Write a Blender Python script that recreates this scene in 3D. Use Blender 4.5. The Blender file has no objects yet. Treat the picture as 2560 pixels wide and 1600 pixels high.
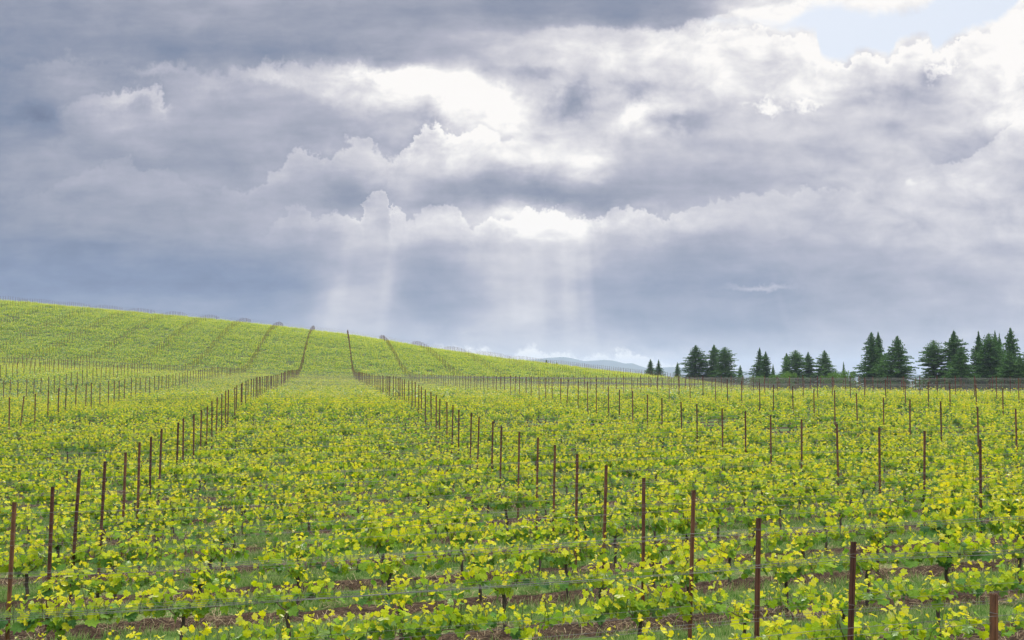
import bpy, math, random
import numpy as np
from mathutils import Vector, noise as mnoise
random.seed(7); rng = np.random.default_rng(7)
SC = bpy.context.scene
COL = SC.collection

# ------------------------------------------------------------------ camera
FPX = 2600.0                                   # focal length, in pixels of a 2560 px wide picture
PITCH = math.atan(140/FPX)                     # the horizon lies 140 px below the middle
cam_d = bpy.data.cameras.new('camera'); cam = bpy.data.objects.new('camera', cam_d); COL.objects.link(cam)
cam_d.lens = 36*FPX/2560; cam_d.sensor_width = 36; cam_d.clip_start = .1; cam_d.clip_end = 20000
cam.location = (0, 0, 0); cam.rotation_euler = (math.pi/2+PITCH, 0, 0)
SC.camera = cam
SC.view_settings.view_transform = 'Standard'; SC.view_settings.look = 'None'
SC.view_settings.exposure = 0; SC.view_settings.gamma = 1
SC.view_settings.use_curve_mapping = False
SC.cycles.use_denoising = True
SC.cycles.denoiser = 'OPENIMAGEDENOISE'
SC.cycles.max_bounces = 6; SC.cycles.transparent_max_bounces = 8; SC.cycles.volume_bounces = 1
SC.cycles.diffuse_bounces = 3; SC.cycles.transmission_bounces = 4

# ------------------------------------------------------------------ sun behind thin cloud, ahead and high
SUN_EL, SUN_AZ = math.radians(46), math.radians(8)      # azimuth clockwise from the camera's heading
sun_d = bpy.data.lights.new('sun', 'SUN'); sun = bpy.data.objects.new('sun', sun_d); COL.objects.link(sun)
sun_d.energy = 1.5; sun_d.angle = math.radians(14); sun_d.color = (1, .95, .86)
sun.rotation_euler = (math.pi/2-SUN_EL, 0, math.pi-SUN_AZ)
sdir = Vector((math.sin(SUN_AZ)*math.cos(SUN_EL), math.cos(SUN_AZ)*math.cos(SUN_EL), math.sin(SUN_EL)))
sun.rotation_euler = sdir.to_track_quat('Z', 'Y').to_euler()

# ------------------------------------------------------------------ world: Nishita sky seen through a cloud deck
W = bpy.data.worlds.new('World'); SC.world = W; W.use_nodes = True
NT = W.node_tree; NT.nodes.clear()
def N(t, **k):
    n = NT.nodes.new(t)
    for a, v in k.items(): setattr(n, a, v)
    return n
def put(s, v):
    if isinstance(v, bpy.types.NodeSocket): NT.links.new(v, s)
    else: s.default_value = v
def M(op, a, b=None, c=None, clamp=False):
    n = N('ShaderNodeMath', operation=op, use_clamp=clamp)
    put(n.inputs[0], a)
    if b is not None: put(n.inputs[1], b)
    if c is not None: put(n.inputs[2], c)
    return n.outputs[0]
def add(a, b): return M('ADD', a, b)
def mul(a, b): return M('MULTIPLY', a, b)
def sub(a, b): return M('SUBTRACT', a, b)
def mad(a, b, c): return M('MULTIPLY_ADD', a, b, c)
def smooth(x, a, b, lo=0., hi=1.):
    n = N('ShaderNodeMapRange', interpolation_type='SMOOTHSTEP')
    put(n.inputs[0], x); put(n.inputs[1], a); put(n.inputs[2], b); put(n.inputs[3], lo); put(n.inputs[4], hi)
    return n.outputs[0]
def comb(x, y, z=0.):
    n = N('ShaderNodeCombineXYZ'); put(n.inputs[0], x); put(n.inputs[1], y); put(n.inputs[2], z); return n.outputs[0]
def curve(x, pts, straight=False):
    """a float curve over picture columns; pts in (0..2560, value)"""
    n = N('ShaderNodeFloatCurve'); put(n.inputs['Value'], x)
    c = n.mapping.curves[0]; n.mapping.use_clip = False; n.mapping.extend = 'HORIZONTAL'
    pts = [(a/2560, b) for a, b in pts]
    c.points[0].location = pts[0]; c.points[1].location = pts[-1]
    for p in pts[1:-1]: c.points.new(*p)
    if straight:
        for p in c.points: p.handle_type = 'VECTOR'
    else:
        for p in c.points: p.handle_type = 'AUTO_CLAMPED'
    n.mapping.update()
    return n.outputs[0]
def fbm(vec, scale, detail=6, rough=.55, lac=2.1, off=0., dist=0., dim='2D'):
    n = N('ShaderNodeTexNoise', noise_dimensions=dim)
    m = N('ShaderNodeVectorMath', operation='ADD'); put(m.inputs[0], vec); m.inputs[1].default_value = (off, off*1.7, off*.3)
    put(n.inputs['Vector'], m.outputs[0])
    n.inputs['Scale'].default_value = scale; n.inputs['Detail'].default_value = detail
    n.inputs['Roughness'].default_value = rough; n.inputs['Lacunarity'].default_value = lac
    n.inputs['Distortion'].default_value = dist
    return sub(n.outputs[0], .5)
def srgb(r, g, b):
    f = lambda c: (c/255/12.92 if c/255 <= .04045 else ((c/255+.055)/1.055)**2.4)
    return (f(r), f(g), f(b), 1)

tc = N('ShaderNodeTexCoord'); sep = N('ShaderNodeSeparateXYZ'); put(sep.inputs[0], tc.outputs['Generated'])
dx, dy, dz = sep.outputs
# azimuth / elevation in picture-sized units (heading and horizon of the camera)
az = M('ARCTAN2', dx, dy); el = M('ARCSINE', dz)
dyc = M('MAXIMUM', dy, .25)
U0 = mad(M('DIVIDE', dx, dyc), FPX, 1280); V0 = mad(M('DIVIDE', dz, dyc), -FPX, 940)
def U_of(x, y):   # the same two numbers for the direction seen at a picture point
    c, s = math.cos(PITCH), math.sin(PITCH)
    X = (x-1280)/FPX; Y = (800-y)/FPX
    return 1280+FPX*X/(c-Y*s), 940-FPX*(s+Y*c)/(c-Y*s)
P0 = comb(mul(U0, .001), mul(V0, .0016), 0.)
Pi = comb(mul(U0, .001), mul(V0, .001), 0.)
wa = fbm(P0, 4.5, 5, .55, off=3.1); wb = fbm(P0, 4.5, 5, .55, off=11.3)
UW = mad(wa, 210, U0); VW = mad(wb, 110, V0)
un = mul(UW, 1/2560.)
uc = mul(U0, 1/2560.)

rows = [
 (20,  [(0,.600),(300,.655),(600,.675),(900,.655),(1200,.615),(1380,.58),(1560,.58),(1700,.62),(1800,.72),(1900,.86),(2050,.95),(2300,.95),(2560,1.0)]),
 (130, [(0,.585),(200,.62),(400,.605),(600,.615),(800,.645),(1000,.67),(1150,.74),(1300,.80),(1450,.83),(1650,.85),(1800,.88),(2000,.89),(2200,.89),(2400,.92),(2560,.93)]),
 (215, [(0,.575),(120,.62),(300,.66),(450,.69),(600,.72),(760,.75),(900,.93),(1050,1.0),(1200,.97),(1330,.80),(1500,.80),(1700,.87),(1900,.89),(2080,.85),(2200,.80),(2300,.78),(2450,.85),(2560,.92)]),
 (300, [(0,.56),(90,.55),(180,.66),(330,.715),(500,.695),(700,.70),(900,.72),(1080,.83),(1200,1.04),(1330,.88),(1480,.80),(1620,.90),(1750,.76),(1900,.80),(2100,.78),(2300,.775),(2450,.84),(2560,.95)]),
 (400, [(0,.62),(200,.675),(400,.66),(600,.675),(760,.74),(900,.76),(1080,.85),(1200,.86),(1380,.93),(1520,.84),(1650,.72),(1900,.73),(2100,.76),(2300,.79),(2560,.79)]),
 (480, [(0,.625),(200,.67),(400,.67),(600,.70),(740,.70),(850,.62),(950,.74),(1100,.655),(1250,.63),(1450,.63),(1650,.68),(1850,.72),(2000,.76),(2200,.80),(2400,.82),(2560,.79)]),
 (560, [(0,.585),(200,.61),(400,.645),(600,.68),(760,.73),(900,.78),(1050,.79),(1200,.84),(1320,.92),(1450,.85),(1650,.80),(1800,.76),(2000,.75),(2200,.77),(2400,.80),(2560,.80)]),
 (630, [(0,.555),(200,.565),(400,.585),(600,.605),(780,.655),(900,.69),(1050,.67),(1200,.71),(1320,.75),(1450,.735),(1600,.68),(1750,.64),(1950,.68),(2200,.72),(2560,.74)]),
 (710, [(0,.54),(200,.535),(400,.535),(600,.545),(760,.585),(900,.67),(1050,.61),(1150,.60),(1300,.69),(1400,.68),(1500,.635),(1700,.61),(1900,.62),(2100,.65),(2300,.69),(2560,.72)]),
 (790, [(0,.585),(300,.60),(600,.59),(760,.62),(900,.68),(1050,.62),(1200,.655),(1330,.70),(1480,.64),(1700,.60),(1900,.60),(2100,.65),(2300,.69),(2560,.72)]),
 (860, [(0,.62),(600,.63),(900,.69),(1100,.70),(1300,.74),(1500,.73),(1700,.65),(1900,.68),(2100,.70),(2300,.70),(2560,.70)]),
 (925, [(0,.70),(900,.74),(1150,.88),(1300,.93),(1500,.95),(1640,.92),(1800,.82),(2000,.73),(2200,.72),(2560,.72)]),
]
rows = [(U_of(1280, v)[1], [(U_of(x, v)[0], l) for x, l in pts]) for v, pts in rows]
vs = [r[0] for r in rows]
# row index as a function of elevation
sidx = N('ShaderNodeFloatCurve'); put(sidx.inputs['Value'], mul(VW, 1/1000.))
cc = sidx.mapping.curves[0]; sidx.mapping.use_clip = False; sidx.mapping.extend = 'HORIZONTAL'
cc.points[0].location = (vs[0]/1000, 0); cc.points[1].location = (vs[-1]/1000, (len(vs)-1)/20)
for i, v in list(enumerate(vs))[1:-1]: cc.points.new(v/1000, i/20)
for p in cc.points: p.handle_type = 'VECTOR'
sidx.mapping.update(); S = mul(sidx.outputs[0], 20)
L = None
for i, (v, pts) in enumerate(rows):
    w = smooth(M('ABSOLUTE', sub(S, float(i))), 0., 1., 1., 0.)
    t = mul(w, curve(un, pts))
    L = t if L is None else add(L, t)

# cloud texture: streaky low frequency lumps, stronger where the cloud is thin and bright
ns = fbm(P0, 8, 7, .54, off=21, dist=.2)
ns2 = fbm(comb(mul(U0, .001), mul(V0, .0042), 0.), 4.5, 5, .5, off=5.5)
bright = smooth(L, .68, .9)
L = sub(L, mul(smooth(U0, 700, 1200, 1., 0.), .018))
L = mad(ns, mad(bright, .31, .12), L)
L = mad(ns2, .14, L)

# cumulus crests: a ragged edge, sunlit along its rim, greyer below
nE = fbm(Pi, 16, 6, .66, 2.2, off=31)
nE2 = fbm(Pi, 16, 4, .66, 2.2, off=51)
# rounded cauliflower heads
vor = N('ShaderNodeTexVoronoi', voronoi_dimensions='2D', feature='F1')
put(vor.inputs['Vector'], comb(mad(nE2, .05, mul(U0, .001)), mad(nE, .05, mul(V0, .001))))
vor.inputs['Scale'].default_value = 20; vor.inputs['Detail'].default_value = 2.0; vor.inputs['Roughness'].default_value = .6; vor.inputs['Lacunarity'].default_value = 2.3
puff = sub(vor.outputs['Distance'], .45)
uE = mul(mad(nE2, 60, U0), 1/2560.)
def crest(edge, rim, width, soft=6, ragged=95, gap=.0, gapw=60, rim_small=.0):
    global L
    e = curve(uE, [(U_of(a, b)[0], U_of(a, b)[1]/1000.) for a, b in edge])
    d = sub(mad(puff, -ragged*.24, mad(nE, ragged, V0)), mul(e, 1000.))          # > 0 inside the cloud
    A = curve(uc, [(U_of(a, 450)[0], b) for a, b in rim])
    inside = smooth(d, -soft*.5, soft)
    fall = M('POWER', 2.718, mul(M('MAXIMUM', d, 0.), -1./width))
    L = mad(mul(inside, fall), A, L)
    if gap:
        out = mul(smooth(d, -soft, soft*.4, 1., 0.), M('POWER', 2.718, mul(M('MAXIMUM', mul(d, -1.), 0.), -1./gapw)))
        L = mad(mul(out, A), -gap, L)
crest([(0,500),(79,481),(212,423),(317,394),(391,418),(500,455),(619,462),(688,423),(762,362),(825,381),(905,344),(947,372),(1005,381),(1045,325),(1075,300),(1116,328),(1200,312),(1270,340),(1350,330),(2560,330)],
      [(0,.01),(200,.025),(330,.035),(500,.02),(640,.05),(760,.075),(900,.075),(980,.10),(1070,.15),(1180,.14),(1260,.08),(1330,.0),(2560,0)], 45, 9, 85, gap=.7, gapw=50)
crest([(0,600),(500,600),(640,575),(700,540),(741,518),(800,530),(899,534),(912,486),(935,470),(979,463),(996,494),(980,525),(1010,534),(1058,529),(1095,502),(1143,512),(1162,553),(1185,559),(1217,534),(1280,545),(1322,516),(1370,508),(1417,522),(1450,543),(1523,527),(1629,519),(1680,530),(1724,513),(1798,490),(1904,474),(2047,463),(2300,470),(2560,480)],
      [(0,0),(600,0),(700,.04),(780,.05),(900,.12),(980,.13),(1060,.08),(1110,.12),(1200,.09),(1280,.14),(1380,.17),(1480,.13),(1600,.13),(1700,.08),(1850,.06),(2047,.05),(2250,.0),(2560,0)], 42, 8, 85, gap=.35, gapw=50)
crest([(0,250),(900,180),(1700,70),(1761,60),(1883,66),(1984,85),(2040,100),(2056,152),(2105,153),(2163,127),(2222,143),(2248,100),(2317,92),(2338,127),(2370,104),(2444,69),(2497,53),(2545,8),(2560,0)],
      [(0,0),(1500,0),(1750,.06),(1900,.08),(2050,.14),(2200,.16),(2330,.16),(2560,.1)], 55, 5, 75)
crest([(0,900),(1900,900),(2080,560),(2200,470),(2290,425),(2360,405),(2430,390),(2450,366),(2490,345),(2530,300),(2560,282)],
      [(0,0),(2250,0),(2330,.02),(2440,.05),(2560,.03)], 60, 4, 45, gap=.9, gapw=50)
crest([(0,70),(300,60),(560,80),(1000,160),(1250,100),(1400,60),(1560,62),(1640,70),(1800,30),(2560,-60)],
      [(0,0),(300,0),(1250,.0),(1350,.10),(1500,.15),(1700,.22),(1900,.1),(2560,0)], 50, 14, 40)
crest([(0,175),(100,150),(210,138),(340,160),(420,152),(520,172),(640,160),(760,148),(880,158),(980,176),(1100,185),(1250,215),(2560,215)],
      [(0,.03),(150,.07),(260,.05),(420,.09),(560,.10),(680,.14),(800,.10),(950,.10),(1050,.03),(1150,0),(2560,0)], 38, 26, 90, gap=.5, gapw=60)
crest([(0,300),(90,290),(190,250),(280,222),(350,212),(400,222),(430,260),(520,270),(2560,300)],
      [(0,.02),(150,.05),(260,.11),(350,.20),(400,.18),(440,.02),(520,0),(2560,0)], 34, 18, 90, gap=.3, gapw=50)
# the bright bands under the upper deck, and the far light on the horizon
def blob(x, y, rx, ry, rot=0., soft=0):
    u, v = U_of(x, y)
    m = N('ShaderNodeMapping', vector_type='TEXTURE')
    put(m.inputs[0], comb(UW, VW) if soft == 0 else comb(mad(nE2, soft, U0), mad(nE, soft, V0)))
    m.inputs['Location'].default_value = (u, v, 0); m.inputs['Rotation'].default_value = (0, 0, math.radians(rot)); m.inputs['Scale'].default_value = (rx, ry, 1)
    g = N('ShaderNodeTexGradient', gradient_type='SPHERICAL'); put(g.inputs[0], m.outputs[0])
    return g.outputs['Fac']
def dab(x, y, rx, ry, amp, rot=0., lo=0., hi=1., soft=0):
    global L
    L = mad(smooth(blob(x, y, rx, ry, rot, soft), lo, hi), amp, L)
dab(1060, 205, 230, 50, .12, 10, soft=90)
dab(1240, 250, 150, 70, .17, 20, soft=90)
dab(270, 258, 130, 32, .04, -10, soft=50)
dab(390, 172, 90, 24, .07, 0, soft=50)
dab(690, 190, 130, 30, .08, 5, soft=50)
dab(1010, 190, 180, 30, .10, 5, soft=50)
dab(1430, 255, 95, 75, -.17, -35, soft=80)
dab(1600, 225, 120, 50, -.15, 15, soft=50)
dab(1690, 300, 130, 45, -.14, 5, soft=50)
dab(1590, 285, 130, 45, .16, -40, soft=50)
dab(1350, 180, 120, 26, -.10, 5, soft=50)
dab(2340, 180, 70, 45, -.16, -50, soft=40)
dab(2250, 240, 200, 50, -.10, 0, soft=50)
dab(2530, 200, 60, 110, .12, -10, soft=60)
dab(1920, 268, 75, 34, .17, 10, .15, .8, soft=110)
dab(2010, 266, 60, 20, .13, -8, .15, .9, soft=90)
dab(2355, 175, 60, 34, .20, -20, .2, .9, soft=120)
dab(2275, 460, 22, 18, .07, 0, .15, .9, soft=50)
dab(90, 285, 80, 45, -.06, 25, soft=50)
dab(1330, 562, 110, 28, .10, 0, soft=40)
dab(1905, 718, 130, 13, .15, 2, soft=50)
crest([(0,1000),(900,960),(1080,872),(1130,862),(1230,868),(1275,880),(1305,864),(1340,866),(1370,886),(1400,876),(1450,892),(1490,878),(1530,886),(1550,868),(1590,872),(1620,888),(1680,900),(1740,905),(1760,888),(1800,880),(1850,905),(1900,960),(2560,1000)],
      [(0,0),(900,0),(1050,.14),(1150,.26),(1320,.27),(1500,.22),(1570,.32),(1700,.2),(1800,.22),(1860,0),(2560,0)], 60, 16, 60)
for x, w, a in () and ((1210,90,.13),(1320,70,.16),(1400,60,.07),(1480,60,.12),(1560,50,.16),(1640,60,.14),(1800,70,.13),(1120,60,.05)):
    dab(x, 893, w, 26, a, 0, 0, .9, soft=45)

# shafts of light falling out of the cloud gaps (they fan a little from the hidden sun)
shaft = None
su, sv = U_of(1300, -1500)
fan = M('DIVIDE', sub(U0, su), sub(V0, sv))      # constant along a ray
def ray(x, w, v0, v1, amp, soft):
    global shaft
    u, v = U_of(x, 720)
    k = (u-su)/(v-sv)
    a = smooth(M('ABSOLUTE', sub(fan, k)), (w*(1-soft))/2200., (w*(1+soft*.5))/2200., 1., 0.)
    t = mul(mul(a, amp), mul(smooth(V0, v0-110, v0+170), smooth(V0, v1-180, v1+60, 1., 0.)))
    shaft = t if shaft is None else add(shaft, t)
ray(893, 100, 590, 935, .058, .5)
ray(850, 20, 560, 900, .035, .9)
ray(968, 16, 540, 880, .035, .9)
ray(1365, 135, 600, 940, .052, .5)
ray(1130, 440, 640, 940, .028, 1.)
ray(1325, 34, 590, 930, .034, .8)
ray(1425, 26, 560, 920, .040, .8)
ray(1468, 16, 560, 920, .040, .7)
ray(1395, 14, 560, 900, -.015, .9)
ray(1205, 50, 600, 930, .026, .9)
ray(1285, 12, 600, 920, .016, .9)
ray(1372, 14, 580, 920, -.02, .9)
ray(1942, 10, 715, 860, .05, .9)
ray(1060, 70, 600, 900, -.014, .8)
ray(1560, 70, 620, 880, -.018, .8)
L = add(L, shaft)

L = mad(sub(L, .70), 1.13, .688)
# above the picture and behind the viewer: the same deck, broken, brightened to light the field
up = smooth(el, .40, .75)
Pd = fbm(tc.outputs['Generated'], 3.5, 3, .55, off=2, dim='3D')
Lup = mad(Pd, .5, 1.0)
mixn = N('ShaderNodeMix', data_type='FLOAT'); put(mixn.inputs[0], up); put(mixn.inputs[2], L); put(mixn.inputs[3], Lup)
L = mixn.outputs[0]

ramp = N('ShaderNodeValToRGB'); cr = ramp.color_ramp
stops = [(.40, (106,118,144)), (.50,(124,137,162)), (.56,(139,148,169)), (.62,(154,160,178)), (.70,(175,178,194)), (.78,(199,200,210)), (.86,(218,218,224)), (.94,(238,238,239)), (1.0,(253,252,250))]
cr.elements[0].position = stops[0][0]; cr.elements[0].color = srgb(*stops[0][1])
cr.elements[1].position = 1; cr.elements[1].color = srgb(*stops[-1][1])
for p, c in stops[1:-1]:
    e = cr.elements.new(p); e.color = srgb(*c)
put(ramp.inputs[0], L)
def mixc(f, a, b, mode='MIX'):
    n = N('ShaderNodeMix', data_type='RGBA', blend_type=mode); put(n.inputs[0], f); put(n.inputs[6], a); put(n.inputs[7], b); return n.outputs[2]
# the air is bluer low down
blue = mul(smooth(V0, 540, 720), smooth(L, .78, .60))
blue = mul(blue, curve(uc, [(0,1.0),(700,.85),(900,.35),(1100,.5),(1300,.3),(1500,.55),(1800,.55),(2100,.25),(2560,.15)]))
cl = mixc(1., ramp.outputs[0], (1.015, .997, .982, 1), 'MULTIPLY')
cl = mixc(blue, cl, (.92, .985, 1.09, 1), 'MULTIPLY')
# clear sky in the gap, top right
sky = N('ShaderNodeTexSky', sky_type='NISHITA'); sky.sun_disc = False
sky.sun_elevation = SUN_EL; sky.sun_rotation = SUN_AZ
sky.dust_density = 2.2; sky.air_density = 1.0; sky.altitude = 100
skyc = mixc(1., sky.outputs[0], (.112, .112, .112, 1), 'MULTIPLY')
skyc = mixc(.8, skyc, srgb(225, 233, 244))
e1 = curve(uc, [(U_of(a, b)[0], (U_of(a, b)[1]+100)/1000.) for a, b in [(0,-100),(1600,-60),(1700,30),(1761,55),(1883,62),(1984,83),(2040,90),(2058,150),(2105,153),(2163,127),(2222,143),(2248,100),(2317,92),(2338,127),(2370,104),(2444,69),(2497,53),(2545,8),(2560,-20)]])
dlow = sub(mul(sub(e1, .1), 1000.), mad(nE, 40., V0))       # > 0 above the lower cloud
e2 = curve(uc, [(U_of(a, b)[0], (U_of(a, b)[1]+100)/1000.) for a, b in [(0,200),(1700,60),(1780,45),(1850,50),(1930,52),(1990,35),(2030,5),(2100,10),(2200,22),(2290,15),(2330,-10),(2400,-60),(2560,-90)]])
dup = sub(mad(nE, 40., V0), mul(sub(e2, .1), 1000.))
gap = mul(smooth(dlow, -8, 20), smooth(dup, -10, 26))
gap = mul(gap, smooth(U0, 1700, 1800))
thin = mul(smooth(blob(1960, 105, 110, 70, 0, 70), .1, .6), .55)
gap = mul(gap, sub(1., thin))
final = mixc(gap, cl, skyc)
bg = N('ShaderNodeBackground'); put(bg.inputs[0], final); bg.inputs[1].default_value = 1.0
mb = N('ShaderNodeMath', operation='MULTIPLY')
# sky strength raised overhead, out of view, to light the vines
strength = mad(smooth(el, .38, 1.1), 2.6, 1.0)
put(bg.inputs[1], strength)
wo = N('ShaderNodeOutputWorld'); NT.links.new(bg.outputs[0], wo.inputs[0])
W.cycles.sampling_method = 'MANUAL'; W.cycles.sample_map_resolution = 512

# ------------------------------------------------------------------ helpers for things
def link(o, parent=None):
    COL.objects.link(o)
    if parent is not None: o.parent = parent
    return o
def tag(o, label=None, cat=None, group=None, kind=None):
    if label: o['label'] = label
    if cat: o['category'] = cat
    if group: o['group'] = group
    if kind: o['kind'] = kind
    return o
def empty(name, loc=(0, 0, 0), rz=0.):
    o = bpy.data.objects.new(name, None); o.location = loc; o.rotation_euler = (0, 0, rz); o.empty_display_size = .2
    return link(o)
def mesh_from(name, verts, faces, mats, smooth_=False, mat_idx=None, attrs=None):
    """verts (n,3) array; faces: list of (m,k) arrays of equal-sided faces, or of lists"""
    me = bpy.data.meshes.new(name)
    verts = np.asarray(verts, dtype=np.float32)
    loops = []; starts = []; tot = 0
    for f in faces:
        f = np.asarray(f, dtype=np.int32)
        if f.size == 0: continue
        k = f.shape[1]
        starts.append(np.arange(len(f), dtype=np.int32)*k+tot); tot += f.size
        loops.append(f.ravel())
    loops = np.concatenate(loops); starts = np.concatenate(starts)
    me.vertices.add(len(verts)); me.vertices.foreach_set('co', verts.ravel())
    me.loops.add(len(loops)); me.loops.foreach_set('vertex_index', loops)
    me.polygons.add(len(starts)); me.polygons.foreach_set('loop_start', starts)
    for m in (mats if isinstance(mats, (list, tuple)) else [mats]): me.materials.append(m)
    if mat_idx is not None: me.polygons.foreach_set('material_index', np.asarray(mat_idx, dtype=np.int32))
    me.polygons.foreach_set('use_smooth', np.full(len(starts), smooth_, dtype=bool))
    for an, av in (attrs or {}).items():
        a = me.attributes.new(an, 'FLOAT', 'POINT'); a.data.foreach_set('value', np.asarray(av, dtype=np.float32))
    me.update(calc_edges=True); me.validate()
    return me
def mobj(name, me, parent=None):
    return link(bpy.data.objects.new(name, me), parent)
class Geo:
    """collects tubes, boxes and leaves with numpy"""
    def __init__(s): s.v = []; s.f = {}; s.n = 0; s.a = []; s.mi = {}
    def add(s, v, f, a=0., mi=0):
        v = np.asarray(v, dtype=np.float32); f = np.asarray(f, dtype=np.int32)
        s.v.append(v); s.a.append(np.full(len(v), a, dtype=np.float32) if np.isscalar(a) else np.asarray(a, dtype=np.float32))
        k = f.shape[1]; s.f.setdefault(k, []).append(f+s.n); s.mi.setdefault(k, []).append(np.full(len(f), mi)); s.n += len(v)
    def tube(s, pts, rad, sides=5, a=0., mi=0, cap=True):
        pts = np.asarray(pts, dtype=float); n = len(pts)
        rad = np.full(n, rad) if np.isscalar(rad) else np.asarray(rad)
        d = np.gradient(pts, axis=0); d /= np.linalg.norm(d, axis=1)[:, None]+1e-9
        up = np.array([0, 0, 1.]) if abs(d[:, 2]).mean() < .8 else np.array([0, 1., 0])
        x = np.cross(d, up); x /= np.linalg.norm(x, axis=1)[:, None]+1e-9; y = np.cross(d, x)
        t = np.arange(sides)/sides*2*np.pi
        v = (pts[:, None]+rad[:, None, None]*(np.cos(t)[None, :, None]*x[:, None]+np.sin(t)[None, :, None]*y[:, None])).reshape(-1, 3)
        i = np.arange(n-1)[:, None]*sides; j = np.arange(sides)[None]; k = (j+1) % sides
        f = np.stack([i+j, i+k, i+sides+k, i+sides+j], -1).reshape(-1, 4)
        s.add(v, f, a, mi)
        if cap and sides in (4, 5, 6, 8):
            s.add(v[-sides:], np.arange(sides)[None], a, mi)
    def mesh(s, name, mats, smooth_=False):
        ks = sorted(s.f)
        return mesh_from(name, np.concatenate(s.v), [np.concatenate(s.f[k]) for k in ks], mats, smooth_,
                         np.concatenate([np.concatenate(s.mi[k]) for k in ks]), {'age': np.concatenate(s.a)})

# ------------------------------------------------------------------ materials
def material(name):
    m = bpy.data.materials.new(name); m.use_nodes = True; m.node_tree.nodes.clear(); return m
class G:
    """tiny node builder for a material"""
    def __init__(s, m): s.t = m.node_tree
    def n(s, typ, props=None, **ins):
        n = s.t.nodes.new(typ)
        for k, v in (props or {}).items(): setattr(n, k, v)
        for k, v in ins.items():
            k = k.replace('_', ' ') if not k.startswith('i') or not k[1:].isdigit() else int(k[1:])
            sock = n.inputs[k]
            if isinstance(v, bpy.types.NodeSocket): s.t.links.new(v, sock)
            else: sock.default_value = v
        return n
    def noise(s, vec, scale, detail=4, rough=.55): return s.n('ShaderNodeTexNoise', None, Vector=vec, Scale=scale, Detail=detail, Roughness=rough).outputs[0]
    def ramp(s, fac, stops):
        n = s.n('ShaderNodeValToRGB', None, Fac=fac); c = n.color_ramp
        c.elements[0].position = stops[0][0]; c.elements[0].color = (*stops[0][1], 1)
        c.elements[1].position = stops[-1][0]; c.elements[1].color = (*stops[-1][1], 1)
        for p, k in stops[1:-1]: e = c.elements.new(p); e.color = (*k, 1)
        return n.outputs[0]
    def mix(s, f, a, b, mode='MIX'):
        n = s.n('ShaderNodeMix', {'data_type': 'RGBA', 'blend_type': mode}, i0=f, i6=a, i7=b); return n.outputs[2]
    def math(s, op, a, b=0., c=0., clamp=False): return s.n('ShaderNodeMath', {'operation': op, 'use_clamp': clamp}, i0=a, i1=b, i2=c).outputs[0]
    def out(s, sh, vol=None):
        o = s.t.nodes.new('ShaderNodeOutputMaterial')
        if sh is not None: s.t.links.new(sh, o.inputs[0])
        if vol is not None: s.t.links.new(vol, o.inputs[1])
    def bump(s, h, dist=.01, strength=1.): return s.n('ShaderNodeBump', None, Height=h, Distance=dist, Strength=strength).outputs[0]

def leaf_material(name, stops, transl=.45, gloss=.48):
    m = material(name); g = G(m)
    at = g.n('ShaderNodeAttribute', {'attribute_name': 'age'}).outputs['Fac']
    ob = g.n('ShaderNodeObjectInfo')
    rnd = g.n('ShaderNodeMath', {'operation': 'MULTIPLY_ADD'}, i0=ob.outputs['Random'], i1=.10, i2=-.05).outputs[0]
    geo = g.n('ShaderNodeNewGeometry')
    lf = g.math('MULTIPLY_ADD', geo.outputs['Random Per Island'], .38, -.20)
    age = g.math('ADD', g.math('ADD', at, rnd), lf)
    col = g.ramp(age, stops)
    # paler veins / mottling
    tcn = g.n('ShaderNodeTexCoord').outputs['Object']
    nz = g.noise(tcn, 45, 2)
    col = g.mix(g.math('MULTIPLY', nz, .35), col, g.mix(.5, col, (.30, .38, .10, 1)))
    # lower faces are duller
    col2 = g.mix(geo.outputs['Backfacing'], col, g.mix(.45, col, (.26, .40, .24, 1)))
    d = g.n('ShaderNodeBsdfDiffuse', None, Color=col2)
    tcol = g.n('ShaderNodeHueSaturation', None, Hue=.487, Saturation=1.15, Value=1.25, Color=col).outputs[0]
    t = g.n('ShaderNodeBsdfTranslucent', None, Color=tcol)
    mx = g.n('ShaderNodeMixShader', None, i0=transl, i1=d.outputs[0], i2=t.outputs[0])
    gl = g.n('ShaderNodeBsdfGlossy', None, Color=(1, 1, 1, 1), Roughness=gloss)
    fr = g.n('ShaderNodeFresnel', None, IOR=1.38).outputs[0]
    mx2 = g.n('ShaderNodeMixShader', None, i0=g.math('MULTIPLY', fr, .12), i1=mx.outputs[0], i2=gl.outputs[0])
    g.out(mx2.outputs[0]); return m
VINE_LEAF = leaf_material('vine_leaf', [(.0, (.035, .125, .042)), (.20, (.10, .25, .048)), (.42, (.235, .405, .034)), (.67, (.47, .57, .025)), (1., (.74, .69, .045))])
def bark_material(name, c1, c2, scale, rough=.9, bump=.004):
    m = material(name); g = G(m); t = g.n('ShaderNodeTexCoord').outputs['Object']
    st = g.n('ShaderNodeMapping', None, Vector=t, Scale=(1, 1, .25)).outputs[0]
    nz = g.noise(st, scale, 5, .65); n2 = g.noise(t, scale*.2, 3)
    col = g.ramp(g.math('MULTIPLY_ADD', n2, .4, g.math('MULTIPLY', nz, .6)), [(.35, c1), (.65, c2)])
    b = g.n('ShaderNodeBsdfPrincipled', None, Base_Color=col, Roughness=rough, Normal=g.bump(nz, bump)); g.out(b.outputs[0]); return m
TRUNK = bark_material('vine_bark', (.022, .017, .014), (.10, .08, .065), 60)
CANE = bark_material('cane_bark', (.10, .065, .045), (.30, .22, .16), 40)
SHOOT = bark_material('shoot_skin', (.045, .03, .012), (.12, .12, .03), 30, .6)
RUST = bark_material('rusted_steel', (.040, .016, .010), (.17, .065, .030), 22, .75, .002)
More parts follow.
